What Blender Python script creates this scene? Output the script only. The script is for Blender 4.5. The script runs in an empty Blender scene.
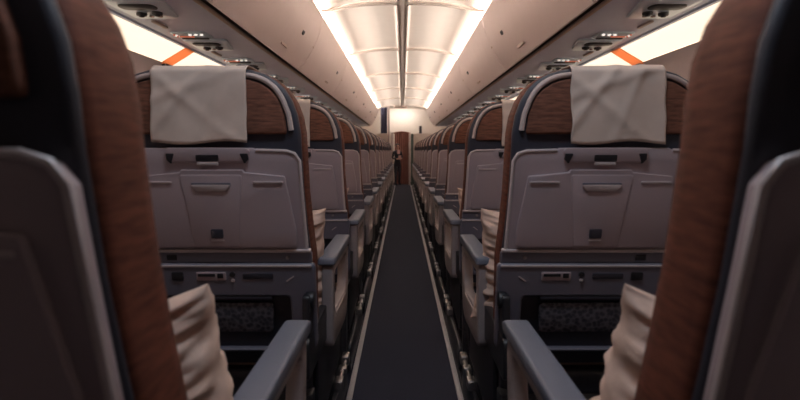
import bpy, bmesh, math, random
from mathutils import Vector, Matrix, noise
random.seed(4)
S = bpy.context.scene
C = S.collection
PI = math.pi

# ------------------------------------------------------------------ materials
def mat(name, col, rough=0.6, metal=0.0, emit=None, estr=0.0, tex=None, bump=0.0, scale=(40, 40, 40), col2=None, detail=3, coat=0.0, spec=0.5):
    m = bpy.data.materials.new(name)
    m.use_nodes = True
    nt = m.node_tree
    b = nt.nodes['Principled BSDF']
    b.inputs['Base Color'].default_value = (*col, 1)
    b.inputs['Roughness'].default_value = rough
    b.inputs['Metallic'].default_value = metal
    b.inputs['Specular IOR Level'].default_value = spec
    if coat:
        b.inputs['Coat Weight'].default_value = coat
    if emit:
        b.inputs['Emission Color'].default_value = (*emit, 1)
        b.inputs['Emission Strength'].default_value = estr
    if tex:
        tc = nt.nodes.new('ShaderNodeTexCoord')
        mp = nt.nodes.new('ShaderNodeMapping')
        mp.inputs['Scale'].default_value = scale
        nt.links.new(tc.outputs['Object'], mp.inputs['Vector'])
        if tex == 'voronoi':
            t = nt.nodes.new('ShaderNodeTexVoronoi')
            t.inputs['Scale'].default_value = 1.0
            fac = t.outputs['Distance']
        else:
            t = nt.nodes.new('ShaderNodeTexNoise')
            t.inputs['Scale'].default_value = 1.0
            t.inputs['Detail'].default_value = detail
            t.inputs['Roughness'].default_value = 0.6
            fac = t.outputs['Fac']
        nt.links.new(mp.outputs['Vector'], t.inputs['Vector'])
        r = nt.nodes.new('ShaderNodeValToRGB')
        r.color_ramp.elements[0].position = 0.3
        r.color_ramp.elements[1].position = 0.7
        r.color_ramp.elements[0].color = (*col, 1)
        r.color_ramp.elements[1].color = (*(col2 or col), 1)
        nt.links.new(fac, r.inputs['Fac'])
        nt.links.new(r.outputs['Color'], b.inputs['Base Color'])
        if bump:
            bn = nt.nodes.new('ShaderNodeBump')
            bn.inputs['Strength'].default_value = bump
            bn.inputs['Distance'].default_value = 0.002
            nt.links.new(fac, bn.inputs['Height'])
            nt.links.new(bn.outputs['Normal'], b.inputs['Normal'])
    return m

M = {}
M['weave'] = mat('brown_weave', (.085, .036, .023), .75, tex='noise', scale=(28, 28, 210), col2=(.23, .095, .062), bump=.35, detail=4, spec=.2)
M['leather'] = mat('brown_leather', (.078, .026, .017), .7, tex='noise', scale=(22, 22, 150), col2=(.175, .058, .036), bump=.25, spec=.2)
M['navy'] = mat('navy_shell', (.032, .033, .047), .5, tex='noise', scale=(300, 300, 300), col2=(.038, .039, .055), bump=.1)
M['stripe'] = mat('pale_stripe', (.46, .37, .35), .5, tex='noise', scale=(200, 200, 200), col2=(.50, .41, .38))
M['tray'] = mat('tray_plastic', (.39, .315, .335), .42, tex='noise', scale=(500, 500, 500), col2=(.41, .335, .355), bump=.06)
M['tray_edge'] = mat('pale_edge_and_highlight', (.52, .45, .45), .38, tex='noise', scale=(300, 300, 300), col2=(.55, .48, .48))  # paler grey for edges; also paints highlights on panel rim and finger pull
M['housing'] = mat('dark_housing', (.145, .140, .178), .45, tex='noise', scale=(500, 500, 500), col2=(.155, .150, .188), bump=.06)
M['black'] = mat('black_plastic', (.012, .012, .016), .45, tex='noise', scale=(300, 300, 300), col2=(.016, .016, .020))
M['mesh'] = mat('pocket_net', (.035, .034, .046), .6, tex='voronoi', scale=(95, 95, 95), col2=(.12, .11, .13), bump=.5)
M['bumper'] = mat('armrest_pad', (.125, .135, .175), .5, tex='noise', scale=(400, 400, 400), col2=(.14, .15, .19), bump=.12)
M['arm'] = mat('armrest_plastic', (.30, .25, .25), .42, tex='noise', scale=(300, 300, 300), col2=(.33, .275, .27), bump=.05)
M['tan'] = mat('tan_cushion', (.38, .27, .21), .8, tex='noise', scale=(160, 160, 160), col2=(.46, .33, .26), bump=.3)
M['cloth'] = mat('linen_cloth', (.58, .465, .40), .9, tex='noise', scale=(14, 14, 14), col2=(.65, .535, .465), bump=.25)
M['pillow'] = mat('pillow_cotton', (.58, .42, .34), .9, tex='noise', scale=(60, 60, 60), col2=(.65, .48, .40), bump=.3)
M['chrome'] = mat('bright_metal', (.30, .285, .29), .42, metal=1.0, tex='noise', scale=(80, 80, 80), col2=(.38, .36, .36))
M['metal'] = mat('dark_metal', (.06, .06, .07), .45, metal=.7, tex='noise', scale=(80, 80, 80), col2=(.09, .09, .10))
M['carpet'] = mat('aisle_carpet', (.014, .016, .032), .95, tex='noise', scale=(160, 160, 160), col2=(.024, .026, .048), bump=.8, detail=5)
M['carpet_dark'] = mat('seat_carpet', (.018, .018, .026), .95, tex='noise', scale=(160, 160, 160), col2=(.030, .030, .040), bump=.8, detail=5)
M['strip'] = mat('floor_path_strip', (.40, .38, .40), .5, tex='noise', scale=(60, 60, 60), col2=(.46, .44, .45))
M['bin'] = mat('bin_plastic', (.76, .65, .635), .4, tex='noise', scale=(6, 6, 6), col2=(.79, .68, .665))
M['bin_edge'] = mat('bin_edge_plastic', (.52, .40, .34), .45, tex='noise', scale=(30, 30, 30), col2=(.56, .43, .36))
M['ceil'] = mat('ceiling_panel', (.80, .72, .64), .5, tex='noise', scale=(8, 8, 8), col2=(.83, .75, .67))
M['soffit'] = mat('soffit_plastic', (.60, .66, .84), .35, tex='noise', scale=(10, 10, 10), col2=(.64, .70, .87))
M['psu'] = mat('service_panel_plastic', (.70, .84, .95), .3, tex='noise', scale=(30, 30, 30), col2=(.74, .87, .97))
M['wall'] = mat('sidewall_panel', (.62, .52, .52), .55, tex='noise', scale=(10, 10, 10), col2=(.66, .56, .56))
M['cream'] = mat('bulkhead_laminate', (.72, .62, .55), .5, tex='noise', scale=(8, 8, 8), col2=(.76, .66, .59))
M['shade_trim'] = mat('trim_and_shade_line', (.40, .32, .27), .6, tex='noise', scale=(20, 20, 20), col2=(.44, .36, .30))  # brown that paints the ceiling's shadow lines, also used on the bins' lip trim
M['gap'] = mat('painted_shade', (.05, .035, .033), .7, tex='noise', scale=(40, 40, 40), col2=(.06, .04, .04))  # near-black colour standing in for shade, as inside the gap under the bins
M['wash'] = mat('sidewall_light_lens', (.8, .75, .65), .5, emit=(1.0, .80, .60), estr=1.15)
M['readlight'] = mat('reading_light_lens', (.8, .8, .8), .4, emit=(1.0, .92, .82), estr=.7)
M['redlamp'] = mat('red_indicator_lens', (.5, .1, .06), .4, emit=(1.0, .30, .16), estr=.22)
M['orange'] = mat('orange_webbing', (.85, .34, .16), .7, tex='noise', scale=(90, 90, 200), col2=(.90, .40, .20), bump=.4)
nt = M['orange'].node_tree
tl = nt.nodes.new('ShaderNodeBsdfTranslucent'); tl.inputs['Color'].default_value = (1.0, .60, .38, 1)
mx = nt.nodes.new('ShaderNodeMixShader'); mx.inputs[0].default_value = .7
nt.links.new(nt.nodes['Principled BSDF'].outputs[0], mx.inputs[1]); nt.links.new(tl.outputs[0], mx.inputs[2])
nt.links.new(mx.outputs[0], nt.nodes['Material Output'].inputs['Surface'])
M['curtain'] = mat('red_brown_curtain', (.26, .105, .085), .85, tex='noise', scale=(40, 40, 6), col2=(.36, .17, .14), bump=.3)
M['navycloth'] = mat('navy_curtain', (.045, .045, .085), .85, tex='noise', scale=(60, 60, 8), col2=(.06, .06, .105))
M['green'] = mat('dark_green_metal', (.06, .085, .075), .6, tex='noise', scale=(40, 40, 40), col2=(.075, .10, .09))
M['skin'] = mat('skin', (.50, .29, .22), .55, tex='noise', scale=(40, 40, 40), col2=(.54, .32, .25))
M['hair'] = mat('dark_hair', (.018, .013, .012), .5, tex='noise', scale=(90, 90, 30), col2=(.03, .022, .02))
M['uniform'] = mat('dark_uniform', (.022, .024, .036), .8, tex='noise', scale=(90, 90, 90), col2=(.03, .032, .045))
M['scarf'] = mat('pink_scarf', (.55, .32, .30), .8, tex='noise', scale=(60, 60, 60), col2=(.62, .40, .37))

# ------------------------------------------------------------------ mesh helpers
RECLINE = [False]      # set while the parts of a reclined seat back are made
def obj(name, bm, m, parent=None, smooth=True, loc=None, angle=40):
    bmesh.ops.recalc_face_normals(bm, faces=bm.faces[:])
    if RECLINE[0]:
        for v in bm.verts: v.co.y += .25 * (.97 - min(max(v.co.z, .42), .97))
    me = bpy.data.meshes.new(name)
    bm.to_mesh(me); bm.free()
    for mm in (m if isinstance(m, (list, tuple)) else [m]):
        me.materials.append(M[mm])
    if smooth:
        me.polygons.foreach_set('use_smooth', [True] * len(me.polygons))
        try:
            me.set_sharp_from_angle(angle=math.radians(angle))
        except Exception:
            pass
    o = bpy.data.objects.new(name, me)
    C.objects.link(o)
    if parent is not None:
        o.parent = parent
    if loc:
        o.location = loc
    return o

def thing(name, label, cat, loc=(0, 0, 0), rot=(0, 0, 0), group=None):
    o = bpy.data.objects.new(name, None)
    o.empty_display_size = .05
    C.objects.link(o)
    o.location = loc; o.rotation_euler = rot
    o['label'] = label; o['category'] = cat
    if group: o['group'] = group
    return o

def tag(o, label, cat, group=None):
    o['label'] = label; o['category'] = cat
    if group: o['group'] = group
    return o

def struct(name, bm, m, **k):
    o = obj(name, bm, m, **k)
    o['kind'] = 'structure'
    return o

def dup(root, loc, label=None, group=None):
    r = root.copy(); C.objects.link(r); r.location = loc
    if label: r['label'] = label
    if group: r['group'] = group
    for ch in list(root.children):
        c = ch.copy(); C.objects.link(c); c.parent = r
        for g in list(ch.children):
            d = g.copy(); C.objects.link(d); d.parent = c
    return r

def rpoly(pts, rad, seg=5):
    """rounded polygon; rad is a number or a list"""
    n = len(pts)
    if not isinstance(rad, (list, tuple)): rad = [rad] * n
    out = []
    for i in range(n):
        p = Vector(pts[i]); a = (Vector(pts[i - 1]) - p); b = (Vector(pts[(i + 1) % n]) - p)
        la, lb = a.length, b.length
        a.normalize(); b.normalize()
        r = rad[i]
        ang = a.angle(b)
        d = min(r / max(math.tan(ang / 2), 1e-4), la * .49, lb * .49)
        p0 = p + a * d; p1 = p + b * d
        for k in range(seg + 1):
            t = k / seg
            out.append(tuple((1 - t) ** 2 * p0 + 2 * t * (1 - t) * p + t * t * p1))
    return out

# a slab: 2D polygon in the plane of two axes, pushed along the third, with softened edges
AX = {'y': lambda a, b, c: (a, c, b), 'x': lambda a, b, c: (c, a, b), 'z': lambda a, b, c: (a, b, c)}
def slab(bm, poly, c0, c1, axis='y', m=1, bev=0.0, seg=2):
    """poly in (u,z) for axis y, (y,z) for axis x, (x,y) for axis z"""
    f = AX[axis]
    cx = sum(p[0] for p in poly) / len(poly); cy = sum(p[1] for p in poly) / len(poly)
    hx = max(abs(p[0] - cx) for p in poly); hy = max(abs(p[1] - cy) for p in poly)
    lo, hi = min(c0, c1), max(c0, c1)
    b = min(bev, (hi - lo) * .49)
    secs = []
    if b > 0:
        for k in range(seg + 1):
            a = PI / 2 * k / seg
            secs.append((lo + b * (1 - math.sin(a)), b * (1 - math.cos(a))))
        secs = [(lo + b * (1 - math.cos(PI / 2 * k / seg)), b * (1 - math.sin(PI / 2 * k / seg))) for k in range(seg + 1)]
        secs += [(hi - (c - lo), i) for c, i in reversed(secs)]
    else:
        secs = [(lo, 0), (hi, 0)]
    rings = []
    for c, ins in secs:
        sx = 1 - ins / max(hx, 1e-6); sy = 1 - ins / max(hy, 1e-6)
        ring = []
        for p in poly:
            x, y, z = f(cx + (p[0] - cx) * sx, cy + (p[1] - cy) * sy, c)
            ring.append(bm.verts.new((x * m, y, z)))
        rings.append(ring)
    n = len(poly)
    for r0, r1 in zip(rings, rings[1:]):
        for i in range(n):
            bm.faces.new((r0[i], r0[(i + 1) % n], r1[(i + 1) % n], r1[i]))
    bm.faces.new(rings[0]); bm.faces.new(rings[-1])
    return bm

def box(bm, x0, x1, y0, y1, z0, z1, bev=0.0, m=1):
    return slab(bm, [(x0, z0), (x1, z0), (x1, z1), (x0, z1)], y0, y1, 'y', m, bev, 2)

def rbox(bm, x0, x1, y0, y1, z0, z1, r=.01, bev=.004, axis='y', m=1, seg=4):
    if axis == 'y':
        return slab(bm, rpoly([(x0, z0), (x1, z0), (x1, z1), (x0, z1)], r, seg), y0, y1, 'y', m, bev)
    if axis == 'x':
        return slab(bm, rpoly([(y0, z0), (y1, z0), (y1, z1), (y0, z1)], r, seg), x0, x1, 'x', m, bev)
    return slab(bm, rpoly([(x0, y0), (x1, y0), (x1, y1), (x0, y1)], r, seg), z0, z1, 'z', m, bev)

def tube(bm, pts, r, n=10, closed=False, m=1, flat=1.0, nrm=None):
    pts = [Vector(p) for p in pts]
    N = len(pts); rings = []
    for i, p in enumerate(pts):
        if closed: t = pts[(i + 1) % N] - pts[i - 1]
        else: t = pts[min(i + 1, N - 1)] - pts[max(i - 1, 0)]
        t.normalize()
        up = Vector(nrm) if nrm else (Vector((0, 0, 1)) if abs(t.z) < .9 else Vector((0, 1, 0)))
        a = t.cross(up).normalized(); b = a.cross(t).normalized()
        rr = r[i] if isinstance(r, (list, tuple)) else r
        rings.append([bm.verts.new(((p + a * rr * math.cos(2 * PI * k / n) + b * rr * flat * math.sin(2 * PI * k / n)).x * m,
                                    *(p + a * rr * math.cos(2 * PI * k / n) + b * rr * flat * math.sin(2 * PI * k / n)).yz)) for k in range(n)])
    rng = range(N) if closed else range(N - 1)
    for i in rng:
        r0, r1 = rings[i], rings[(i + 1) % N]
        for k in range(n):
            bm.faces.new((r0[k], r0[(k + 1) % n], r1[(k + 1) % n], r1[k]))
    if not closed:
        bm.faces.new(rings[0]); bm.faces.new(rings[-1])
    return bm

def disc(bm, c, r, h, axis='y', n=16, m=1, bev=.001):
    poly = [(r * math.cos(2 * PI * k / n), r * math.sin(2 * PI * k / n)) for k in range(n)]
    if axis == 'y': poly = [(c[0] + p[0], c[2] + p[1]) for p in poly]; return slab(bm, poly, c[1] - h / 2, c[1] + h / 2, 'y', m, bev)
    if axis == 'x': poly = [(c[1] + p[0], c[2] + p[1]) for p in poly]; return slab(bm, poly, c[0] - h / 2, c[0] + h / 2, 'x', m, bev)
    poly = [(c[0] + p[0], c[1] + p[1]) for p in poly]; return slab(bm, poly, c[2] - h / 2, c[2] + h / 2, 'z', m, bev)

B = bmesh.new

# ------------------------------------------------------------------ the cabin shell
Y0, Y1 = -0.75, 13.6
def sheet(bm, prof, ys):
    """extruded profile [(x,z)] along y"""
    rings = [[bm.verts.new((x, y, z)) for x, z in prof] for y in ys]
    for a, b in zip(rings, rings[1:]):
        for i in range(len(prof) - 1):
            bm.faces.new((a[i], a[i + 1], b[i + 1], b[i]))
    return bm

YV = 15.9            # end of the vestibule beyond the bulkhead
b = B(); box(b, -1.5, 1.5, Y0, YV, -.06, -.004); struct('floor', b, 'carpet_dark', smooth=False)
b = B(); box(b, -.246, .246, Y0, YV, -.02, .0); struct('trim_1', b, 'carpet', smooth=False)
for i, (sx, nm) in enumerate(((-1, 'wall_left'), (1, 'wall_right'))):
    b = B()
    prof = [(1.33, 0), (1.38, .25), (1.415, .6), (1.43, .95), (1.43, 1.2), (1.42, 1.47), (1.46, 1.475), (1.47, 1.2), (1.47, .6), (1.42, 0), (1.33, 0)]
    sheet(b, [(x * sx, z) for x, z in prof], [Y0, Y1])
    struct(nm, b, 'wall')
b = B(); box(b, -1.6, 1.6, Y0 - .05, Y0, 0, 2.3); struct('wall_back_added', b, 'gap', smooth=False)  # unseen dark wall, added close behind the camera to dim the nearest seat backs

# ceiling: two rows of recessed panels between a spine and the ribs
RIB0, BAY = 0.33, 1.87
def arch(x):
    return max(2.166 - .092 * (abs(x) / .66) ** 3.0, 2.072)
b = B()
xs = []
x = -.80
while x < .8001:
    xs.append(x); x += .02
ys = []
y = Y0
while y < 13.61:
    ys.append(y); y += .028
def recess(x, y):
    ax = abs(x)
    k = (y - RIB0) / BAY
    fy = abs((k - math.floor(k)) - .5) * BAY          # distance from the bay's middle
    hx, hy, r = .34, BAY / 2 - .028, .075
    qx = abs(ax - .378) - (hx - r); qy = fy - (hy - r)
    d = math.hypot(max(qx, 0), max(qy, 0)) + min(max(qx, qy), 0) - r
    t = min(max(-d / .016, 0), 1)
    d2 = t * t * (3 - 2 * t)
    return .026 * d2
rings = [[b.verts.new((x, y, arch(x) - .020 + recess(x, y) - (.010 if abs(x) < .019 else 0))) for x in xs] for y in ys]
for p, q in zip(rings, rings[1:]):
    for i in range(len(xs) - 1):
        b.faces.new((p[i], p[i + 1], q[i + 1], q[i]))
struct('ceiling', b, 'ceil', angle=60)
# brown beads standing in for the shadow lines around the recessed ceiling panels
b = B()
for k in range(-1, 7):
    ya, yb = RIB0 + BAY * k + .030, RIB0 + BAY * (k + 1) - .030
    ya, yb = max(ya, Y0 + .05), min(yb, 13.5)
    for sx in (-1, 1):
        q = rpoly([(.042, ya), (.655, ya), (.655, yb), (.042, yb)], [.05, .12, .12, .05], 8)
        dense = []
        for i, p in enumerate(q):
            r = q[(i + 1) % len(q)]
            n = max(1, int(math.dist(p, r) / .06))
            for j in range(n):
                x, y = p[0] + (r[0] - p[0]) * j / n, p[1] + (r[1] - p[1]) * j / n
                dense.append((sx * x, y, arch(x) - .020))
        clean = [dense[0]]
        for p in dense[1:]:
            if math.dist(p, clean[-1]) > .002: clean.append(p)
        tube(b, clean, .0085, 6, closed=True, nrm=(0, 0, 1))
struct('trim_9', b, 'shade_trim')
# hull above the bins (closes the crown behind the cove)
b = B()
hull = [(1.47, 1.45), (1.46, 1.75), (1.36, 2.0), (1.1, 2.2), (.7, 2.30), (0, 2.34)]
hull = hull + [(-x, z) for x, z in reversed(hull[:-1])]
sheet(b, hull, [Y0, YV + .02]); struct('ceiling_crown', b, 'ceil')

# soffits under the bins, with a dark sheet painting the gap's shade and a pale rail along the bin edge
for i, sx in enumerate((-1, 1)):
    b = B()
    prof = [(.905, 1.606), (.912, 1.599), (1.10, 1.596), (1.30, 1.592), (1.318, 1.588), (1.322, 1.602), (1.332, 1.602), (1.336, 1.584), (1.352, 1.582), (1.36, 1.60), (1.46, 1.64), (1.46, 1.71), (.905, 1.71)]
    sheet(b, [(x * sx, z) for x, z in prof], [Y0, Y1]); struct('trim_%d' % (2 + i), b, 'soffit', angle=25)
    b = B()
    prof = [(.80, 1.69), (.892, 1.69), (.896, 1.612), (.905, 1.60)]
    sheet(b, [(x * sx, z) for x, z in prof], [Y0, Y1]); struct('trim_%d' % (4 + i), b, 'gap')
    b = B()
    slab(b, rpoly([(.888, 1.597), (.906, 1.594), (.908, 1.610), (.890, 1.612)], .005, 3), Y0, Y1, 'y', sx)
    struct('trim_%d' % (6 + i), b, 'bin_edge')

# path strips and seat rails on the floor
for i, (sx, xx) in enumerate(((-1, .203), (1, .222))):
    b = B(); slab(b, rpoly([(xx - .0115, -.002), (xx + .0115, -.002), (xx + .0105, .007), (xx - .0105, .007)], .003, 2), Y0, 13.5, 'y', sx)
    o = obj('floor_path_strip', b, 'strip')
    tag(o, 'long pale grey floor strip along the %s edge of the aisle carpet' % ('left', 'right')[i], 'floor strip', 'strips along the aisle')
    b = B(); box(b, .236, .243, Y0, 13.5, -.002, .012, m=sx); box(b, .252, .259, Y0, 13.5, -.002, .012, m=sx)
    o = obj('seat_rail', b, 'metal', smooth=False)
    tag(o, 'thin dark metal seat rail under the %s-hand seats beside the aisle' % ('left', 'right')[i], 'rail', 'seat rails on the floor')

# ------------------------------------------------------------------ overhead bins
BINP = [(.652, 2.045), (.668, 2.052), (.70, 2.035), (.742, 1.93), (.785, 1.80), (.822, 1.70), (.842, 1.645), (.852, 1.612), (.846, 1.602)]
# outer face is nearly flat with a soft roll to the top lip and the bottom edge
FACE = [(.645, 2.030), (.654, 2.052), (.668, 2.060), (.684, 2.056)]
def bin_face(t):     # t 0 top .. 1 bottom, a face that bellies out a little towards the aisle
    x = .645 + t * .199
    z = 2.020 - t * .420
    belly = .030 * math.sin(PI * t)
    return (x - belly * .9, z - belly * .42)
def make_bin(sx, L):
    t = thing('overhead_bin', '', 'overhead bin')
    fp = [bin_face(k / 12) for k in range(13)]
    inner = [(.852, 1.604), (.862, 1.63), (.88, 1.672), (1.30, 1.70), (1.30, 1.92), (.72, 1.95), (.690, 1.96), (.676, 2.010), (.668, 2.022), (.656, 2.026)]
    # body: box behind the door
    body = [(x + .018, z - .004 if z > 1.7 else z + .006) for x, z in fp] + inner
    b = B(); slab(b, body, .004, L - .004, 'y', sx); obj('bin_body', b, 'bin', t, angle=30)
    door = fp + [(x + .015, z + .004) for x, z in reversed(fp)]
    b = B(); slab(b, door, .006, L - .006, 'y', sx, 0); d = obj('bin_door', b, 'bin', t, angle=50)
    b = B(); slab(b, rpoly([(.6445, 2.020), (.652, 2.020), (.652, 2.031), (.6445, 2.030)], .003, 2), .006, L - .006, 'y', sx); obj('lip_trim', b, 'shade_trim', d)
    # latch near the far end, placard lower down
    x, z = bin_face(.50)
    b = B(); disc(b, ((x - .001) , L - .47, z), .020, .014, 'x', 16, sx, .004)
    disc(b, ((x - .009), L - .47, z), .010, .012, 'x', 12, sx, .003)
    obj('latch', b, 'metal', d)
    x, z = bin_face(.84)
    b = B(); rbox(b, x - .006, x + .004, L - .78, L - .62, z - .010, z + .010, .006, .001, 'x', sx); obj('placard', b, 'bin_edge', d)
    x, z = bin_face(.46)
    b = B(); disc(b, (x - .001, L - .10, z - .05), .009, .008, 'x', 10, sx, .002); obj('screw_cap', b, 'bin_edge', d)
    return t
BIN_Y = [RIB0 + BAY * k for k in range(7)]
ORD = ['nearest', 'second', 'third', 'fourth', 'fifth', 'sixth', 'seventh', 'eighth', 'ninth', 'tenth', 'eleventh', 'twelfth', 'thirteenth', 'fourteenth']
for sx, sd in ((-1, 'left'), (1, 'right')):
    p = make_bin(sx, BAY)
    for k, yy in enumerate(BIN_Y):
        lab = '%s closed pale overhead bin in the row on the %s side of the aisle' % (ORD[k], sd)
        if k == 6: lab = 'farthest closed pale overhead bin on the %s, ending at the bulkhead' % sd
        g = 'overhead bins'
        if k == 0:
            p.location = (0, yy, 0); p['label'] = lab; p['group'] = g
        else:
            dup(p, (0, yy, 0), lab, g)

# ------------------------------------------------------------------ sidewall light lens, orange strap
for sx, sd in ((-1, 'left'), (1, 'right')):
    b = B()
    prof = [(1.356, 1.580), (1.377, 1.545), (1.399, 1.508), (1.420, 1.474), (1.455, 1.474), (1.455, 1.60), (1.356, 1.60)]
    slab(b, prof, Y0 + .01, 9.5, 'y', sx)
    o = obj('sidewall_light', b, 'wash')
    tag(o, 'long glowing warm white sidewall light above the %s wall panel' % sd, 'light', 'sidewall lights')
    b = B()
    # webbing strap crossing the light from the soffit to the wall top, slanting forward as it rises
    path = [(1.340, 3.165, 1.583), (1.348, 3.155, 1.575), (1.372, 3.095, 1.532), (1.396, 3.035, 1.490), (1.408, 3.005, 1.469), (1.412, 3.0, 1.455)]
    w = .062
    for off in (0,):
        rings = []
        for (x, y, z) in path:
            rings.append([b.verts.new((x * sx, y - w, z)), b.verts.new((x * sx, y + w, z)), b.verts.new(((x + .005) * sx, y + w, z + .003)), b.verts.new(((x + .005) * sx, y - w, z + .003))])
        for p, q in zip(rings, rings[1:]):
            for i in range(4):
                b.faces.new((p[i], p[(i + 1) % 4], q[(i + 1) % 4], q[i]))
        b.faces.new(rings[0]); b.faces.new(rings[-1])
    t = thing('orange_strap', 'orange strap slanting across the glowing %s sidewall light' % sd, 'strap', (0, 0, 0), group='orange straps')
    obj('webbing', b, 'orange', t, angle=80)
    b = B(); rbox(b, 1.396, 1.420, 2.95, 3.04, 1.442, 1.462, .006, .003, 'x', sx)
    obj('buckle', b, 'metal', t)

# ------------------------------------------------------------------ passenger service units under the bins
def make_psu(sx):
    t = thing('service_panel', '', 'service panel')
    b = B(); slab(b, rpoly([(1.02, 0), (1.285, 0), (1.285, .30), (1.08, .30)], .03, 4), 1.584, 1.600, 'z', sx, .005); pn = obj('panel', b, 'psu', t)
    b = B(); rbox(b, 1.09, 1.25, .05, .13, 1.578, 1.588, .035, .003, 'z', sx); obj('speaker_grille', b, 'black', pn)
    for xx, yy in ((1.13, .185), (1.21, .20)):
        b = B(); disc(b, (xx, yy, 1.580), .023, .016, 'z', 16, sx, .004); disc(b, (xx, yy, 1.571), .012, .010, 'z', 12, sx, .003)
        obj('air_nozzle', b, 'metal', pn)
    for xx in (1.145, 1.185):
        b = B(); disc(b, (xx, .245, 1.582), .011, .008, 'z', 12, sx, .002); obj('call_button', b, 'stripe', pn)
    b = B(); rbox(b, 1.225, 1.25, .36, .50, 1.585, 1.600, .010, .003, 'z', sx); obj('vent_slot', b, 'stripe', t)
    b = B(); slab(b, rpoly([(1.08, .60), (1.27, .60), (1.27, .75), (1.08, .75)], .02, 4), 1.586, 1.600, 'z', sx, .004); lp = obj('light_panel', b, 'psu', t)
    for k in range(3):
        b = B(); disc(b, (1.105 + .032 * k, .63, 1.583), .009, .010, 'z', 10, sx, .002); obj('reading_light', b, 'readlight', lp)
    b = B(); rbox(b, 1.165, 1.245, .672, .686, 1.580, 1.588, .004, .001, 'z', sx); obj('indicator_strip', b, 'redlamp', lp)
    b = B(); rbox(b, 1.10, 1.25, .715, .733, 1.580, 1.588, .004, .001, 'z', sx); obj('sign_strip', b, 'black', lp)
    for k in range(3):
        b = B(); disc(b, (1.255 - .0, .63 + .02 * k, 1.583), .006, .010, 'z', 8, sx, .001); obj('indicator_lamp', b, ('redlamp', 'readlight', 'redlamp')[k], lp)
    return t
for sx, sd in ((-1, 'left'), (1, 'right')):
    p = make_psu(sx)
    for k in range(11):
        yy = 2.12 + .78 * k
        lab = ('%s pale blue-grey service panel under the %s overhead bins' % (ORD[k], sd))
        if k == 0: lab = 'nearest pale blue-grey service panel with a dark oval grille, under the %s bins' % sd
        if k == 0:
            p.location = (0, yy, 0); p['label'] = lab; p['group'] = 'service panels under the bins'
        else:
            dup(p, (0, yy, 0), lab, 'service panels under the bins')

# ------------------------------------------------------------------ seat
HW = [(.40, .239), (.56, .243), (.68, .246), (.76, .240), (.85, .235), (.95, .234), (.99, .233), (1.03, .226), (1.065, .213), (1.092, .196), (1.112, .175), (1.127, .149), (1.136, .118), (1.141, .08)]
def hw(z):
    for (z0, a), (z1, c) in zip(HW, HW[1:]):
        if z0 <= z <= z1: return a + (c - a) * (z - z0) / (z1 - z0)
    return HW[0][1] if z < HW[0][0] else HW[-1][1]
def outline(ins=0.0, zlo=.40, zhi=2, n_straight=True):
    """closed outline of the back, right side up then left side down, inset towards a centre"""
    zs = [p[0] for p in HW if p[0] > zlo + 1e-4]
    zs = [zlo] + zs
    right = []
    for z in zs:
        right.append((hw(z), z))
    out = []
    pts = right + [(-x, z) for x, z in reversed(right)]
    n = len(pts)
    for i, (x, z) in enumerate(pts):
        a = Vector(pts[i - 1]); c = Vector(pts[(i + 1) % n])
        t = (c - a).normalized()
        nx, nz = t.y, -t.x                      # outward for a counter-clockwise loop
        if i in (0, n - 1): nx, nz = (1 if x > 0 else -1), -.4
        out.append((x - nx * ins, z - nz * ins))
    return out

def loft(bm, secs, m=1):
    rings = []
    for y, ins in secs:
        def st(y, z):
            k = 1 + .0 * min(max((.93 - z) / .22, 0), 1)
            return y if y < .045 else .045 + (y - .045) * k
        rings.append([bm.verts.new((x * m, st(y, z), z)) for x, z in outline(ins)])
    n = len(rings[0])
    for a, c in zip(rings, rings[1:]):
        for i in range(n):
            bm.faces.new((a[i], a[(i + 1) % n], c[(i + 1) % n], c[i]))
    for r in (rings[0], rings[-1]):           # close both ends with level bands
        for i in range(n // 2 - 1):
            bm.faces.new((r[i], r[i + 1], r[n - 2 - i], r[n - 1 - i]))
    return bm

def loop_bar(bm, outer, inner, c0, c1, m=1, bev=.006):
    """a flat ring (outer and inner loops with equal counts) across x"""
    def ins(l, d, sign):
        cy = sum(p[0] for p in l) / len(l); cz = sum(p[1] for p in l) / len(l)
        hy = max(abs(p[0] - cy) for p in l); hz = max(abs(p[1] - cz) for p in l)
        return [(cy + (p[0] - cy) * (1 + sign * d / hy), cz + (p[1] - cz) * (1 + sign * d / hz)) for p in l]
    rings = []
    for c, d in ((c0, bev), (c0 + bev * .3, bev * .3), (c0 + bev, 0), (c1 - bev, 0), (c1 - bev * .3, bev * .3), (c1, bev)):
        rings.append(([bm.verts.new((c * m, *p)) for p in ins(outer, d, -1)], [bm.verts.new((c * m, *p)) for p in ins(inner, d, 1)]))
    n = len(outer)
    for (o0, i0), (o1, i1) in zip(rings, rings[1:]):
        for k in range(n):
            bm.faces.new((o0[k], o0[(k + 1) % n], o1[(k + 1) % n], o1[k]))
            bm.faces.new((i0[k], i1[k], i1[(k + 1) % n], i0[(k + 1) % n]))
    for o, i in (rings[0], rings[-1]):
        for k in range(n):
            bm.faces.new((o[k], i[k], i[(k + 1) % n], o[(k + 1) % n]))
    return bm

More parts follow.
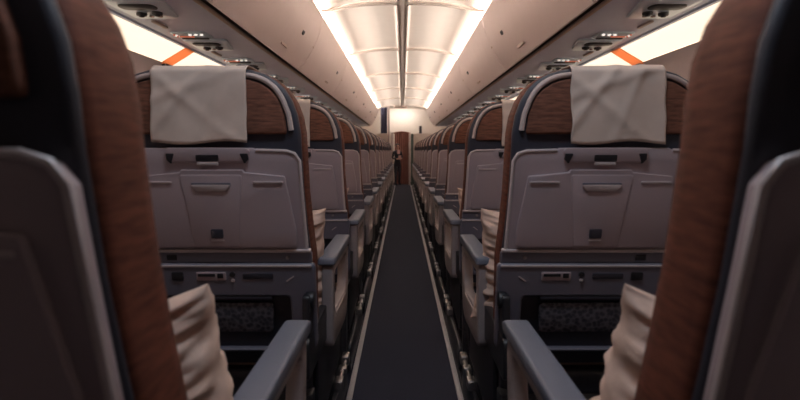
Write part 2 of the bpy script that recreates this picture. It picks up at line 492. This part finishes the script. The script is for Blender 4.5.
def make_arm(parent, m, uc, name='armrest'):
    outer = rpoly([(.30, .375), (.69, .345), (.70, .622), (.30, .625)], [.03, .11, .05, .02], 6)
    inner = rpoly([(.342, .475), (.642, .455), (.655, .585), (.342, .588)], [.02, .07, .03, .015], 6)
    b = B(); loop_bar(b, outer, inner, uc - .015, uc + .019, m)
    a = obj(name, b, 'arm', parent, angle=50)
    b = B()
    top = rpoly([(.288, .617), (.71, .606), (.718, .628), (.69, .640), (.292, .640)], [.006, .012, .012, .03, .012], 5)
    slab(b, top, uc - .026, uc + .026, 'x', m, .007, 3)
    obj('armrest_pad', b, 'bumper', a, angle=50)
    b = B(); slab(b, rpoly([(.36, .452), (.60, .440), (.60, .452), (.36, .464)], .004, 2), uc + .016, uc + .022, 'x', m, .002)
    obj('trim_strip', b, 'stripe', a)  # pale strip painting the lit lower edge of the armrest opening
    return a

TO = .018
def make_seat(m):
    t = thing('airliner_seat', '', 'airliner seat')
    # padded back with brown sides
    RECLINE[0] = True
    b = B(); loft(b, [(.010, .010), (.014, .002), (.024, -.001), (.045, 0), (.078, .000), (.102, .005), (.126, .019), (.150, .042), (.168, .075), (.174, .11)], m)
    obj('seat_back', b, 'leather', t, angle=60)
    # navy shell behind it
    b = B(); loft(b, [(.000, .009), (.002, .004), (.006, .001), (.010, .001), (.013, .004)], m)
    sh = obj('back_shell', b, 'navy', t, angle=45)
    # brown fabric headrest panel
    pts = [(hw(z) - .030, z) for z in (.986, 1.0, 1.03, 1.055, 1.072)] + [(.163, 1.0885), (.141, 1.103), (.110, 1.112), (.06, 1.117)]
    poly = pts + [(-x, z) for x, z in reversed(pts)]
    b = B(); slab(b, rpoly(poly, .008, 2), -.010, .004, 'y', m, .006, 3); obj('headrest_panel', b, 'weave', t, angle=60)
    # pale stripes that follow the headrest's rim
    for s in (1, -1):
        path = [(s * (hw(z) - .020), -.004, z) for z in (.995, 1.01, 1.03, 1.05, 1.07)] + [(s * .174, -.004, 1.0925), (s * .152, -.004, 1.109), (s * .121, -.004, 1.120), (s * .065, -.004, 1.126)]
        # smooth path
        sm = []
        for i in range(len(path) - 1):
            for k in range(3):
                f = k / 3
                p0 = Vector(path[max(i - 1, 0)]); p1 = Vector(path[i]); p2 = Vector(path[i + 1]); p3 = Vector(path[min(i + 2, len(path) - 1)])
                sm.append(.5 * (2 * p1 + (p2 - p0) * f + (2 * p0 - 5 * p1 + 4 * p2 - p3) * f * f + (3 * p1 - p0 - 3 * p2 + p3) * f ** 3))
        sm.append(Vector(path[-1]))
        b = B(); tube(b, sm, .0062, 8, m=m, flat=1.0, nrm=(0, 1, 0)); obj('accent_stripe', b, 'stripe', t)
    # grey upper panel that frames the tray table
    e = lambda z: hw(z) + .0005
    R = [(e(.708) - .004, .708), (e(.78) - .002, .78), (e(.86) - .001, .86), (e(.93) - .002, .925), (e(.94) - .012, .941), (e(.945) - .03, .947), (.135, .949), (.125, .955), (.02, .956)]
    poly = R + [(-x, z) for x, z in reversed(R)]
    b = B(); slab(b, rpoly(poly, .006, 2), -.014, .004, 'y', m, .008, 3); up = obj('upper_panel', b, 'tray', t, angle=40)
    path = [(x - .003, -.012, z) for x, z in R[:7]]
    for s in (1, -1):
        b = B(); tube(b, [(s * x, y, z) for x, y, z in path], .0045, 8, m=m, nrm=(0, 1, 0)); obj('panel_rim_highlight', b, 'tray_edge', up)  # paler tube painting the highlight on the rounded border
    # latch bar across the top
    R = [(.090, .921), (.097, .948), (.090, .955)]
    poly = R + [(-x, z) for x, z in reversed(R)]
    b = B(); slab(b, rpoly(poly, .006, 3), -.021, -.010, 'y', m, .004); lb = obj('latch_bar', b, 'tray', t); lb.location.x = m * .022
    b = B(); rbox(b, -.026, .026, -.0225, -.016, .924, .939, .003, .001, 'y', m); obj('latch_slot', b, 'black', lb)
    b = B(); rbox(b, -.024, .024, -.0245, -.016, .914, .922, .003, .002, 'y', m); obj('latch_lip', b, 'tray_edge', lb)
    for s in (1, -1):
        b = B(); slab(b, rpoly([(s * .074, .942), (s * .093, .942), (s * .093, .928), (s * .084, .918)], .002, 2), -.0225, -.014, 'y', m, .001); obj('latch_notch', b, 'black', lb)
    # tray table leaf
    R = [(.186, .716), (.186, .76), (.168, .874), (.166, .890), (.074, .899), (.070, .905)]
    poly = R + [(-x, z) for x, z in reversed(R)]
    b = B(); slab(b, rpoly(poly, [.012, .01, .006, .006, .002, .002] + [.002, .002, .006, .006, .01, .012], 3), -.024, -.012, 'y', m, .004); tr = obj('tray_table', b, 'tray', t, angle=30); tr.location.x = m * .030
    R = [(.052, .720), (.060, .80), (.072, .893)]
    poly = R + [(-x, z) for x, z in reversed(R)]
    b = B(); slab(b, rpoly(poly, .006, 2), -.0262, -.022, 'y', m, .002); obj('raised_center', b, 'tray', tr).location.x = m * -.003
    for s in (1, -1):
        b = B(); rbox(b, s * .128 - .034, s * .128 + .034, -.027, -.022, .873, .878, .002, .001, 'y', m); obj('ridge', b, 'tray_edge', tr)
    b = B(); slab(b, rpoly([(-.034, .855), (.034, .855), (.048, .871), (-.048, .871)], [.006, .006, .004, .004], 3), -.030, -.022, 'y', m, .002); obj('finger_pull', b, 'tray_edge', tr).location.x = m * -.003  # lighter colour paints a highlight on the pull's lip
    b = B(); slab(b, rpoly([(-.046, .870), (.046, .870), (.044, .875), (-.044, .875)], .002, 2), -.0295, -.022, 'y', m, .001); obj('finger_recess', b, 'housing', tr).location.x = m * -.003
    b = B(); rbox(b, -.014, .014, -.031, -.024, .742, .764, .003, .001, 'y', m); obj('release_button', b, 'navy', tr).location.x = m * .001
    b = B(); rbox(b, -.015, .015, -.0295, -.024, .734, .739, .002, .001, 'y', m); obj('button_label', b, 'tray_edge', tr).location.x = m * .001
    # sill below the tray
    b = B(); rbox(b, -.246, .246, -.020, .002, .703, .712, .004, .004, 'y', m); obj('tray_sill', b, 'tray_edge', t)
    # dark bar with a small socket and a round stud
    b = B(); rbox(b, -.248, .248, -.012, .002, .676, .704, .004, .003, 'y', m); dbar = obj('hinge_bar', b, 'housing', t)
    b = B(); rbox(b, -.090 - .012, -.090 + .012, -.0145, -.008, .683, .697, .002, .001, 'y', m); obj('socket', b, 'black', dbar)
    b = B(); disc(b, (.190, -.013, .690), .005, .006, 'y', 12, m); obj('stud', b, 'chrome', dbar)
    # lower housing: a frame around the literature pocket
    b = B()
    outer = rpoly([(-.253, .44), (.253, .44), (.255, .676), (-.255, .676)], [.03, .03, .012, .012], 5)
    inner = rpoly([(-.170, .450), (.192, .450), (.192, .592), (-.170, .592)], [.014, .014, .014, .014], 5)
    # ring in the xz plane
    rings = []
    for y, d in ((-.001, 0), (-.016, 0), (-.020, .004)):
        rings.append(([b.verts.new((p[0] * (1 - d / .27) * m, y, .558 + (p[1] - .558) * (1 - d / .118))) for p in outer], [b.verts.new((p[0] * (1 + d / .18) * m, y, .521 + (p[1] - .521) * (1 + d / .08))) for p in inner]))
    n = len(outer)
    for (o0, i0), (o1, i1) in zip(rings, rings[1:]):
        for k in range(n):
            b.faces.new((o0[k], o0[(k + 1) % n], o1[(k + 1) % n], o1[k])); b.faces.new((i0[k], i1[k], i1[(k + 1) % n], i0[(k + 1) % n]))
    for o, i in (rings[0], rings[-1]):
        for k in range(n): b.faces.new((o[k], i[k], i[(k + 1) % n], o[(k + 1) % n]))
    lh = obj('lower_housing', b, 'housing', t, angle=30)
    b = B(); rbox(b, -.248, .248, -.023, -.014, .667, .673, .002, .002, 'y', m); obj('housing_ridge', b, 'tray_edge', lh)
    # recessed row of sockets, in the same left-to-right order on either side of the aisle
    ox, jx, cx_, ux = ((.004, .056, .117, -.077) if m > 0 else (-.113, -.052, .012, .082))
    b = B(); rbox(b, ox - .036, ox + .036, -.0225, -.014, .633, .655, .004, .002, 'y'); obj('outlet_plate', b, 'tray', lh)
    b = B(); rbox(b, ox - .031, ox + .010, -.0245, -.016, .644, .651, .001, .0005, 'y'); obj('outlet', b, 'black', lh)
    b = B(); rbox(b, ox + .016, ox + .030, -.0245, -.016, .640, .652, .002, .0005, 'y'); obj('usb_port', b, 'black', lh)
    b = B(); disc(b, (jx, -.022, .649), .007, .006, 'y', 12); obj('jack', b, 'black', lh)
    b = B(); disc(b, (jx, -.022, .634), .0045, .006, 'y', 12); obj('jack_light', b, 'tray_edge', lh)
    b = B(); rbox(b, cx_ - .037, cx_ + .037, -.0225, -.016, .638, .652, .003, .001, 'y'); obj('card_slot', b, 'navy', lh)
    b = B(); rbox(b, ux - .014, ux + .014, -.0235, -.016, .634, .655, .003, .001, 'y'); obj('usb_socket', b, 'black', lh)
    b = B(); slab(b, [(.184, .632), (.187, .630), (.205, .643), (.202, .645)], -.0215, -.017, 'y', m); obj('diagonal_mark', b, 'tray_edge', lh)  # short pale diagonal mark on the housing
    # pocket
    b = B(); rbox(b, -.168, .190, .0005, .010, .452, .590, .012, .002, 'y', m); pk = obj('literature_pocket', b, 'black', t)
    b = B(); rbox(b, -.100, .148, -.019, -.008, .580, .592, .005, .003, 'y', m); obj('pocket_lip', b, 'navy', pk)
    b = B(); slab(b, rpoly([(-.098, .492), (.142, .492), (.148, .572), (-.102, .572)], .012, 4), -.013, -.003, 'y', m, .004); obj('pocket_net', b, 'mesh', pk)
    # cushion, base, legs
    RECLINE[0] = False
    b = B(); slab(b, rpoly([(.20, .36), (.64, .345), (.655, .43), (.60, .475), (.20, .465)], [.02, .03, .04, .05, .03], 5), -.224, .224, 'x', m, .03, 4); obj('seat_cushion', b, 'tan', t, angle=60)
    b = B(); slab(b, rpoly([(.17, .30), (.62, .30), (.62, .357), (.17, .37)], .02, 3), -.226, .226, 'x', m, .008); obj('seat_pan', b, 'navy', t)
    make_arm(t, m, .247)
    make_arm(t, m, -.268)
    for s in (1, -1):
        b = B(); rbox(b, s * .236 - .011, s * .236 + .011, .03, .345, .40, .50, .02, .004, 'x', m)
        disc(b, (s * .242, .07, .585), .020, .022, 'x', 16, m, .004)
        rbox(b, s * .236 - .009, s * .236 + .009, .045, .095, .42, .60, .01, .003, 'x', m)
        obj('hinge_cover', b, 'black', t)
    b = B(); slab(b, rpoly([(.20, .17), (.66, .20), (.70, .36), (.20, .40)], [.04, .03, .03, .02], 4), .224, .240, 'x', m, .005); obj('side_shroud', b, 'black', t)
    for s in (1, -1):
        for y in (.16, .56):
            b = B(); rbox(b, s * .222 - .013, s * .222 + .013, y - .025, y + .025, .012, .32, .008, .004, 'z', m); obj('leg', b, 'metal', t)
    b = B()
    tube(b, [(.248, .55, .150), (.248, .60, .146), (.248, .80, .142)], .009, 8, m=m)
    for y, r in ((.58, .018), (.685, .014), (.785, .019)):
        rbox(b, .248 - .014, .248 + .014, y - r * 1.4, y + r * 1.4, .143 - r, .143 + r, r * .6, .004, 'x', m)
    obj('foot_fitting', b, 'chrome', t)
    b = B(); rbox(b, .233, .249, .18, .82, .0125, .128, .03, .004, 'x', m); obj('foot_beam', b, 'metal', t)
    return t

SX = {-1: -.467, 1: .485}
NR = 14
ROWY = [.355] + [1.15 + .78 * k for k in range(NR - 1)]
def seat_label(k, sd):
    if k == 0: return 'dark brown-edged airliner seat seen close up, cut by the %s frame edge' % sd
    if k == 1: return 'brown and grey airliner seat with a full cloth on its headrest, second row %s' % sd
    if k == NR - 1: return 'farthest brown airliner seat on the %s, right before the bulkhead' % sd
    return 'brown and grey airliner seat on the %s of the aisle, %s row from the camera' % (sd, ORD[k])
ROWS = {}
for m, sx, sd in ((1, -1, 'left'), (-1, 1, 'right')):
    p = make_seat(m)
    for k in range(NR):
        loc = (SX[sx], ROWY[k], 0)
        if k == 0:
            first = p; p.location = loc; p['label'] = seat_label(k, sd); p['group'] = 'aisle seats'
            ROWS[(sd, 0)] = p
        else:
            ROWS[(sd, k)] = dup(p, loc, seat_label(k, sd), 'aisle seats')
    for ch in list(first.children):           # closest seats lose their stripes, standing in for deep shade
        if ch.name.startswith('accent_stripe'): bpy.data.objects.remove(ch)
    for ch in first.children:                 # the front armrest is let down a little lower
        if ch.name.startswith('armrest'): ch.location.z = -.045

# ------------------------------------------------------------------ headrest cloths
def cloth(seed, w0, w1):
    path = [(-.0145, .966), (-.015, 1.0), (-.0155, 1.04), (-.0155, 1.07), (-.0155, 1.105), (-.013, 1.132), (.0, 1.1435), (.04, 1.145), (.08, 1.145), (.118, 1.142), (.150, 1.124), (.170, 1.097), (.181, 1.06), (.182, 1.01)]
    # resample
    dense = []
    for (a, c) in zip(path, path[1:]):
        for k in range(4):
            f = k / 4; dense.append((a[0] + (c[0] - a[0]) * f, a[1] + (c[1] - a[1]) * f))
    dense.append(path[-1])
    NU = 40
    b = B(); out = []; inn = []
    for j, (y, z) in enumerate(dense):
        ro, ri = [], []
        for i in range(NU + 1):
            f = i / NU
            u = w0 + (w1 - w0) * f
            edge = .004 * noise.noise(Vector((seed * 3.1, z * 20, 0 if f < .5 else 9)))
            uu = u + edge * (abs(f - .5) * 2) ** 3
            d = .0035 * noise.noise(Vector((u * 16 + seed, z * 14, seed * 1.7)))
            # a few sharp folds running slantwise
            for (pu, pz, ang, amp) in ((-.03, 1.05, .9, .0075), (.05, 1.02, -.7, .006), (.02, 1.10, .35, .006), (-.08, 1.08, 1.5, .005), (.08, 1.09, 1.2, .005)):
                dd = ((u - pu) + seed * .012) * math.sin(ang) - (z - pz) * math.cos(ang)
                d += amp * math.exp(-(dd / .011) ** 2) * (.5 + .5 * noise.noise(Vector((u * 9, z * 9, seed + pu))))
            lift = max(d, -.001) + .0012
            if y < .0: ny, nz = -1, 0
            elif y < .14: ny, nz = 0, .4
            else: ny, nz = .7, .3
            zz = z + (.004 * math.sin(f * 7 + seed) if j < 3 else 0)
            ro.append(b.verts.new((uu, y + ny * lift, zz + nz * lift)))
            ri.append(b.verts.new((uu, y + ny * (lift - .0018), zz + nz * (lift - .0018) - (.001 if nz else 0))))
        out.append(ro); inn.append(ri)
    for j in range(len(dense) - 1):
        for i in range(NU):
            b.faces.new((out[j][i], out[j][i + 1], out[j + 1][i + 1], out[j + 1][i]))
            b.faces.new((inn[j][i], inn[j + 1][i], inn[j + 1][i + 1], inn[j][i + 1]))
        b.faces.new((out[j][0], out[j + 1][0], inn[j + 1][0], inn[j][0]))
        b.faces.new((out[j][NU], inn[j][NU], inn[j + 1][NU], out[j + 1][NU]))
    for i in range(NU):
        b.faces.new((out[0][i], inn[0][i], inn[0][i + 1], out[0][i + 1]))
        b.faces.new((out[-1][i], out[-1][i + 1], inn[-1][i + 1], inn[-1][i]))
    return b
for k in (1, 2):
    for sx, sd, sdx in ((-1, 'left', 0), (1, 'right', 1)):
        o = obj('headrest_cloth', cloth(k * 2.3 + sdx * 1.1, -.106, .110), 'cloth', loc=(SX[sx] + .003, ROWY[k], 0), angle=180)
        o.data.name = 'headrest_cloth'
        tag(o, ('creased off-white headrest cloth, full width in view, on the %s second-row seat' if k == 1 else 'off-white headrest cloth showing only its edge on the %s third-row seat') % sd, 'headrest cloth', 'headrest cloths')

# ------------------------------------------------------------------ pillows
def pillow(seed, hwid=.165, hh=.170, T=.080):
    b = B(); N = 84
    def pt(s, t, side):
        x = s * hwid * (1 - .13 * (1 - t * t)); z = t * hh * (1 - .11 * (1 - s * s))
        th = T * max(0, (1 - abs(s) ** 2.6)) ** .48 * max(0, (1 - abs(t) ** 2.6)) ** .48
        w = .014 * noise.noise(Vector((s * 1.6 + seed, t * 6, side))) + .011 * noise.noise(Vector((s * 2.2 + seed, t * 13, side + 3)))
        fold = .0095 * math.sin(t * 26 + 3 * noise.noise(Vector((s * 2, t * 2, seed))))
        k = min(1, th / .03)
        lowf = .35 + .65 * max(0, min(1, .5 - t))
        y = side * (th + (w * 1.2 + fold * lowf + .0035 * math.sin(t * 58 + s * 5 + 7 * noise.noise(Vector((s * 1.5, t * 2.2, seed + 5)))) * lowf) * k)
        x += .002 * math.sin(t * 17 + seed) * abs(s) ** 4
        return (x, y, z)
    G = {}
    for side in (-1, 1):
        for i in range(N + 1):
            for j in range(N + 1):
                s = -1 + 2 * i / N; t = -1 + 2 * j / N
                s = math.sin(s * PI / 2); t = math.sin(t * PI / 2)
                e = i in (0, N) or j in (0, N)
                if e and side == 1: G[(1, i, j)] = G[(-1, i, j)]
                else: G[(side, i, j)] = b.verts.new(pt(s, t, side))
        for i in range(N):
            for j in range(N):
                b.faces.new((G[(side, i, j)], G[(side, i + 1, j)], G[(side, i + 1, j + 1)], G[(side, i, j + 1)]))
    return b
for k in (0, 1, 2):
    for sx, sd in ((-1, 'left'), (1, 'right')):
        o = obj('pillow', pillow(k * 1.9 + (sx + 1)), 'pillow', angle=180)
        o.location = ((-.374 if sx < 0 else .412) if k == 0 else sx * (.374 + .02 * (k == 2)) + (.004 if sx > 0 else 0), ROWY[k] + .335, (.575 if k == 0 else .606))
        o.rotation_euler = (math.radians(9), math.radians((13 if k == 0 else 3) * sx), math.radians(4 * sx))
        lab = {0: 'large wrinkled cream pillow in the closest seat at the %s', 1: 'cream pillow peeking past the edge of the second-row seat on the %s', 2: 'small sliver of cream pillow beside the third-row seat on the %s'}[k] % sd
        tag(o, lab, 'pillow', 'pillows on the aisle seats')

# ------------------------------------------------------------------ far end
YB = 13.6
for i, (x0, x1, sd) in enumerate(((-1.46, -.32, 'left'), (.30, 1.46, 'right'))):
    b = B(); rbox(b, x0, x1, YB, YB + .05, 0, 1.40, .02, .004, 'y')
    o = obj('bulkhead_partition', b, 'cream', angle=30)
    tag(o, 'cream bulkhead partition at the far end, %s of the doorway' % sd, 'bulkhead partition', 'bulkhead partitions')
# wall beyond with the curtained doorway
b = B(); box(b, -1.46, -.20, 14.6, 14.66, 0, 2.34); box(b, .19, 1.46, 14.6, 14.66, 0, 2.34); box(b, -.20, .19, 14.6, 14.66, 1.44, 2.34)
struct('wall_front', b, 'ceil', smooth=False)
b = B(); box(b, -.75, .75, 13.62, 14.6, 2.16, 2.20); struct('ceiling_vestibule', b, 'ceil', smooth=False)
b = B(); rbox(b, -.24, .13, 13.55, 13.62, 2.085, 2.135, .01, .004, 'y'); struct('trim_8', b, 'bin_edge')
# door frame and curtain
t = thing('doorway_curtain', 'closed red-brown pleated curtain in the doorway at the end of the aisle', 'curtain', (-.02, 13.72, 0))
b = B()
N = 60; fr = []; bk = []
for i in range(N + 1):
    f = i / N
    x = -.20 + .40 * f
    y = .022 * math.sin(f * 2 * PI * 7) + .006 * math.sin(f * 31)
    top = 1.405 + .035 * math.sin(PI * f)
    fr.append((b.verts.new((x, y - .004, .012)), b.verts.new((x, y * .7 - .004, top))))
    bk.append((b.verts.new((x, y + .004, .012)), b.verts.new((x, y * .7 + .004, top))))
for i in range(N):
    for g in (fr, bk): b.faces.new((g[i][0], g[i + 1][0], g[i + 1][1], g[i][1]))
    b.faces.new((fr[i][1], fr[i + 1][1], bk[i + 1][1], bk[i][1])); b.faces.new((fr[i][0], fr[i + 1][0], bk[i + 1][0], bk[i][0]))
for i in (0, N): b.faces.new((fr[i][0], fr[i][1], bk[i][1], bk[i][0]))
obj('curtain_cloth', b, 'curtain', t, angle=60)
b = B(); tube(b, [(-.24 + .48 * k / 12, 0, 1.405 + .045 * math.sin(PI * k / 12)) for k in range(13)], .017, 8); obj('curtain_rail', b, 'curtain', t)
b = B(); rbox(b, -.31, -.245, 13.55, 13.60, 0, 1.42, .01, .004, 'z')
o = obj('door_post', b, 'stripe'); tag(o, 'pale grey door post left of the red-brown curtain', 'door post', 'posts of the doorway')
b = B(); rbox(b, .165, .215, 13.55, 13.60, 0, 1.40, .01, .004, 'z')
o = obj('door_post', b, 'stripe'); tag(o, 'pale grey door post right of the red-brown curtain', 'door post', 'posts of the doorway')
b = B(); rbox(b, .222, .298, 13.50, 13.58, 0, 1.385, .012, .004, 'z')
o = obj('equipment_locker', b, 'green'); tag(o, 'narrow dark green locker right of the curtained doorway', 'locker')
# dark hanging panel above the left partition, slim pole beside it, small dark box on the right
t = thing('hanging_curtain', 'dark navy hanging curtain above the left bulkhead partition', 'curtain', (-.50, 13.5, 0))
b = B()
pts = []
for i in range(25):
    f = i / 24
    pts.append((-.088 + .176 * f, .012 * math.sin(f * 2 * PI * 4)))
poly = pts + [(x, y + .008) for x, y in reversed(pts)]
slab(b, poly, 1.40, 2.09, 'z'); obj('curtain_cloth', b, 'navycloth', t, angle=60)
b = B(); tube(b, [(-.10, 0, 2.095), (.10, 0, 2.095)], .010, 8); obj('curtain_rail', b, 'metal', t)
b = B(); tube(b, [(-.375, 13.52, .0), (-.375, 13.52, 2.14)], .022, 12)
o = obj('support_pole', b, 'stripe'); tag(o, 'slim pale pole beside the dark navy hanging curtain', 'pole')
b = B(); rbox(b, .45, .52, 13.45, 13.56, 1.40, 1.60, .012, .004, 'y')
o = obj('wall_phone', b, 'navy'); tag(o, 'small dark box above the right bulkhead partition', 'box')

# ------------------------------------------------------------------ person standing in front of the curtain
def person():
    b = B()
    K = {'pelvis': ((0, 0, .92), .125), 'waist': ((0, .005, 1.08), .115), 'chest': ((0, .005, 1.27), .135), 'upper': ((0, .01, 1.40), .105), 'neck': ((0, .005, 1.48), .052), 'jaw': ((0, -.015, 1.55), .062), 'head': ((0, -.005, 1.63), .088), 'crown': ((0, .005, 1.69), .070),
         'shl': ((.165, .01, 1.39), .058), 'ell': ((.215, .02, 1.13), .042), 'wrl': ((.10, -.17, 1.12), .030), 'hal': ((.04, -.20, 1.14), .030),
         'shr': ((-.165, .01, 1.39), .058), 'elr': ((-.215, .02, 1.13), .042), 'wrr': ((-.10, -.17, 1.10), .030), 'har': ((-.03, -.20, 1.11), .030),
         'hil': ((.085, 0, .86), .10), 'knl': ((.085, -.01, .48), .062), 'anl': ((.085, .015, .09), .042), 'tol': ((.09, -.11, .035), .036),
         'hir': ((-.085, 0, .86), .10), 'knr': ((-.085, -.01, .48), .062), 'anr': ((-.085, .015, .09), .042), 'tor': ((-.09, -.11, .035), .036)}
    E = [('pelvis', 'waist'), ('waist', 'chest'), ('chest', 'upper'), ('upper', 'neck'), ('neck', 'jaw'), ('jaw', 'head'), ('head', 'crown'), ('upper', 'shl'), ('shl', 'ell'), ('ell', 'wrl'), ('wrl', 'hal'), ('upper', 'shr'), ('shr', 'elr'), ('elr', 'wrr'), ('wrr', 'har'),
         ('pelvis', 'hil'), ('hil', 'knl'), ('knl', 'anl'), ('anl', 'tol'), ('pelvis', 'hir'), ('hir', 'knr'), ('knr', 'anr'), ('anr', 'tor')]
    names = list(K)
    me = bpy.data.meshes.new('person')
    me.from_pydata([K[n][0] for n in names], [(names.index(a), names.index(c)) for a, c in E], [])
    o = bpy.data.objects.new('person', me); C.objects.link(o)
    md = o.modifiers.new('skin', 'SKIN')
    sv = me.skin_vertices[0].data
    for i, n in enumerate(names):
        sv[i].radius = (K[n][1], K[n][1] * (.82 if n in ('pelvis', 'waist', 'chest', 'upper') else 1)); sv[i].use_root = (n == 'pelvis')
    o.modifiers.new('sub', 'SUBSURF').levels = 2
    o.modifiers['sub'].render_levels = 2
    dg = bpy.context.evaluated_depsgraph_get()
    ev = bpy.data.meshes.new_from_object(o.evaluated_get(dg))
    o.modifiers.clear(); o.data = ev
    ev.materials.clear()
    for n in ('uniform', 'skin'): ev.materials.append(M[n])
    for p in ev.polygons:
        p.use_smooth = True
        c = p.center
        p.material_index = 1 if (c.z > 1.475 or (c.y < -.165 and 1.0 < c.z < 1.25)) else 0
    return o
pr = person()
SC = 1.13 / 1.76
pr.scale = (SC, SC, SC); pr.location = (-.135, 13.40, 0.005); pr.rotation_euler = (0, 0, math.radians(25))
tag(pr, 'person in dark uniform standing in front of the red-brown curtain, holding a pink cloth', 'person')
# hair, face, fingers as children in the body's coordinates
b = B()
bmesh.ops.create_uvsphere(b, u_segments=20, v_segments=14, radius=1)
for v in b.verts:
    x, y, z = v.co
    v.co = (x * .100, y * .108 + .018, 1.665 + z * .088)
geo = [f for f in b.faces if (f.calc_center_median().y < -.035 and f.calc_center_median().z < 1.69)]
bmesh.ops.delete(b, geom=geo, context='FACES')
obj('hair', b, 'hair', pr, angle=180)
for s in (-1, 1):
    b = B(); bmesh.ops.create_uvsphere(b, u_segments=10, v_segments=8, radius=.011)
    for v in b.verts: v.co += Vector((s * .033, -.083, 1.625))
    obj('eye', b, 'hair', pr)
    b = B(); bmesh.ops.create_uvsphere(b, u_segments=10, v_segments=8, radius=.02)
    for v in b.verts: v.co = Vector((v.co.x * .5 + s * .090, v.co.y + .0, v.co.z * 1.5 + 1.61))
    obj('ear', b, 'skin', pr)
b = B(); tube(b, [(0, -.085, 1.63), (0, -.100, 1.60), (0, -.098, 1.592)], [.008, .013, .009], 8); obj('nose', b, 'skin', pr)
b = B(); tube(b, [(-.025, -.074, 1.556), (0, -.080, 1.553), (.025, -.074, 1.556)], [.004, .007, .004], 8); obj('mouth', b, 'scarf', pr)
for s, hx, hz in ((1, .04, 1.14), (-1, -.03, 1.11)):
    for k in range(4):
        L = (.05, .058, .054, .042)[k]
        b = B(); zz = hz + .022 - .015 * k
        tube(b, [(hx, -.205, zz), (hx - s * L * .55, -.228, zz - .002), (hx - s * L, -.215, zz - .006)], [.009, .0085, .007], 8); obj('finger', b, 'skin', pr)
    b = B(); tube(b, [(hx + s * .01, -.20, hz + .02), (hx - s * .006, -.222, hz + .048), (hx - s * .02, -.228, hz + .06)], [.010, .009, .007], 8); obj('thumb', b, 'skin', pr)
b = B(); slab(b, rpoly([(-.07, 1.33), (-.02, 1.30), (.02, 1.30), (.07, 1.33), (.055, 1.47), (-.055, 1.47)], .02, 3), -.125, -.10, 'y', 1, .008); obj('scarf', b, 'scarf', pr)
ct = B(); slab(ct, rpoly([(-.075, 0), (.06, .01), (.07, .17), (-.06, .16)], .02, 4), -.012, .012, 'y', 1, .008)
o = obj('folded_cloth', ct, 'scarf'); o.scale = (SC, SC, SC)
o.location = (-.075, 13.24, .70); o.rotation_euler = (.1, 0, math.radians(25))
tag(o, 'pink cloth held in the hands of the standing person', 'cloth')

# ------------------------------------------------------------------ light
def area(name, loc, rot, sx, sy, power, col):
    l = bpy.data.lights.new(name, 'AREA'); l.shape = 'RECTANGLE'; l.size = sx; l.size_y = sy; l.energy = power; l.color = col
    o = bpy.data.objects.new(name, l); C.objects.link(o); o.location = loc; o.rotation_euler = rot
    return o
WARM = (1.0, .90, .82)
for sx in (-1, 1):
    Lc = 12.4
    # cove tubes lying behind the bins' top lip, shining up and inwards onto the ceiling panels
    area('cove_lamp', (sx * .80, 1.0 + Lc / 2, 1.992), (0, PI + sx * math.radians(-58), 0), .05, Lc, 285, WARM)
area('seat_back_fill', (0, .50, 2.10), (0, 0, 0), .5, .16, 7, (.78, .87, 1.0))  # unseen cool fill, added to brighten the seat backs from the second row on
area('vestibule_lamp', (0, 14.2, 2.10), (math.radians(20), 0, 0), .8, .3, 5, WARM)

w = bpy.data.worlds.new('World'); S.world = w; w.use_nodes = True
w.node_tree.nodes['Background'].inputs['Color'].default_value = (.05, .05, .06, 1)
w.node_tree.nodes['Background'].inputs['Strength'].default_value = .2

# ------------------------------------------------------------------ camera
cam = bpy.data.cameras.new('Camera'); co = bpy.data.objects.new('Camera', cam); C.objects.link(co)
co.location = (0, 0, .95); co.rotation_euler = (PI / 2, 0, 0)
cam.sensor_width = 36; cam.lens = 500 / 800 * 36
cam.shift_x = -2.5 / 800; cam.shift_y = -50 / 800
cam.clip_start = .02; cam.clip_end = 100
cam.dof.use_dof = True; cam.dof.focus_distance = 1.9; cam.dof.aperture_fstop = 4.0
S.camera = co
S.view_settings.view_transform = 'Standard'; S.view_settings.look = 'None'
S.view_settings.gamma = 1; S.view_settings.use_curve_mapping = False
S.view_settings.exposure = 0.25
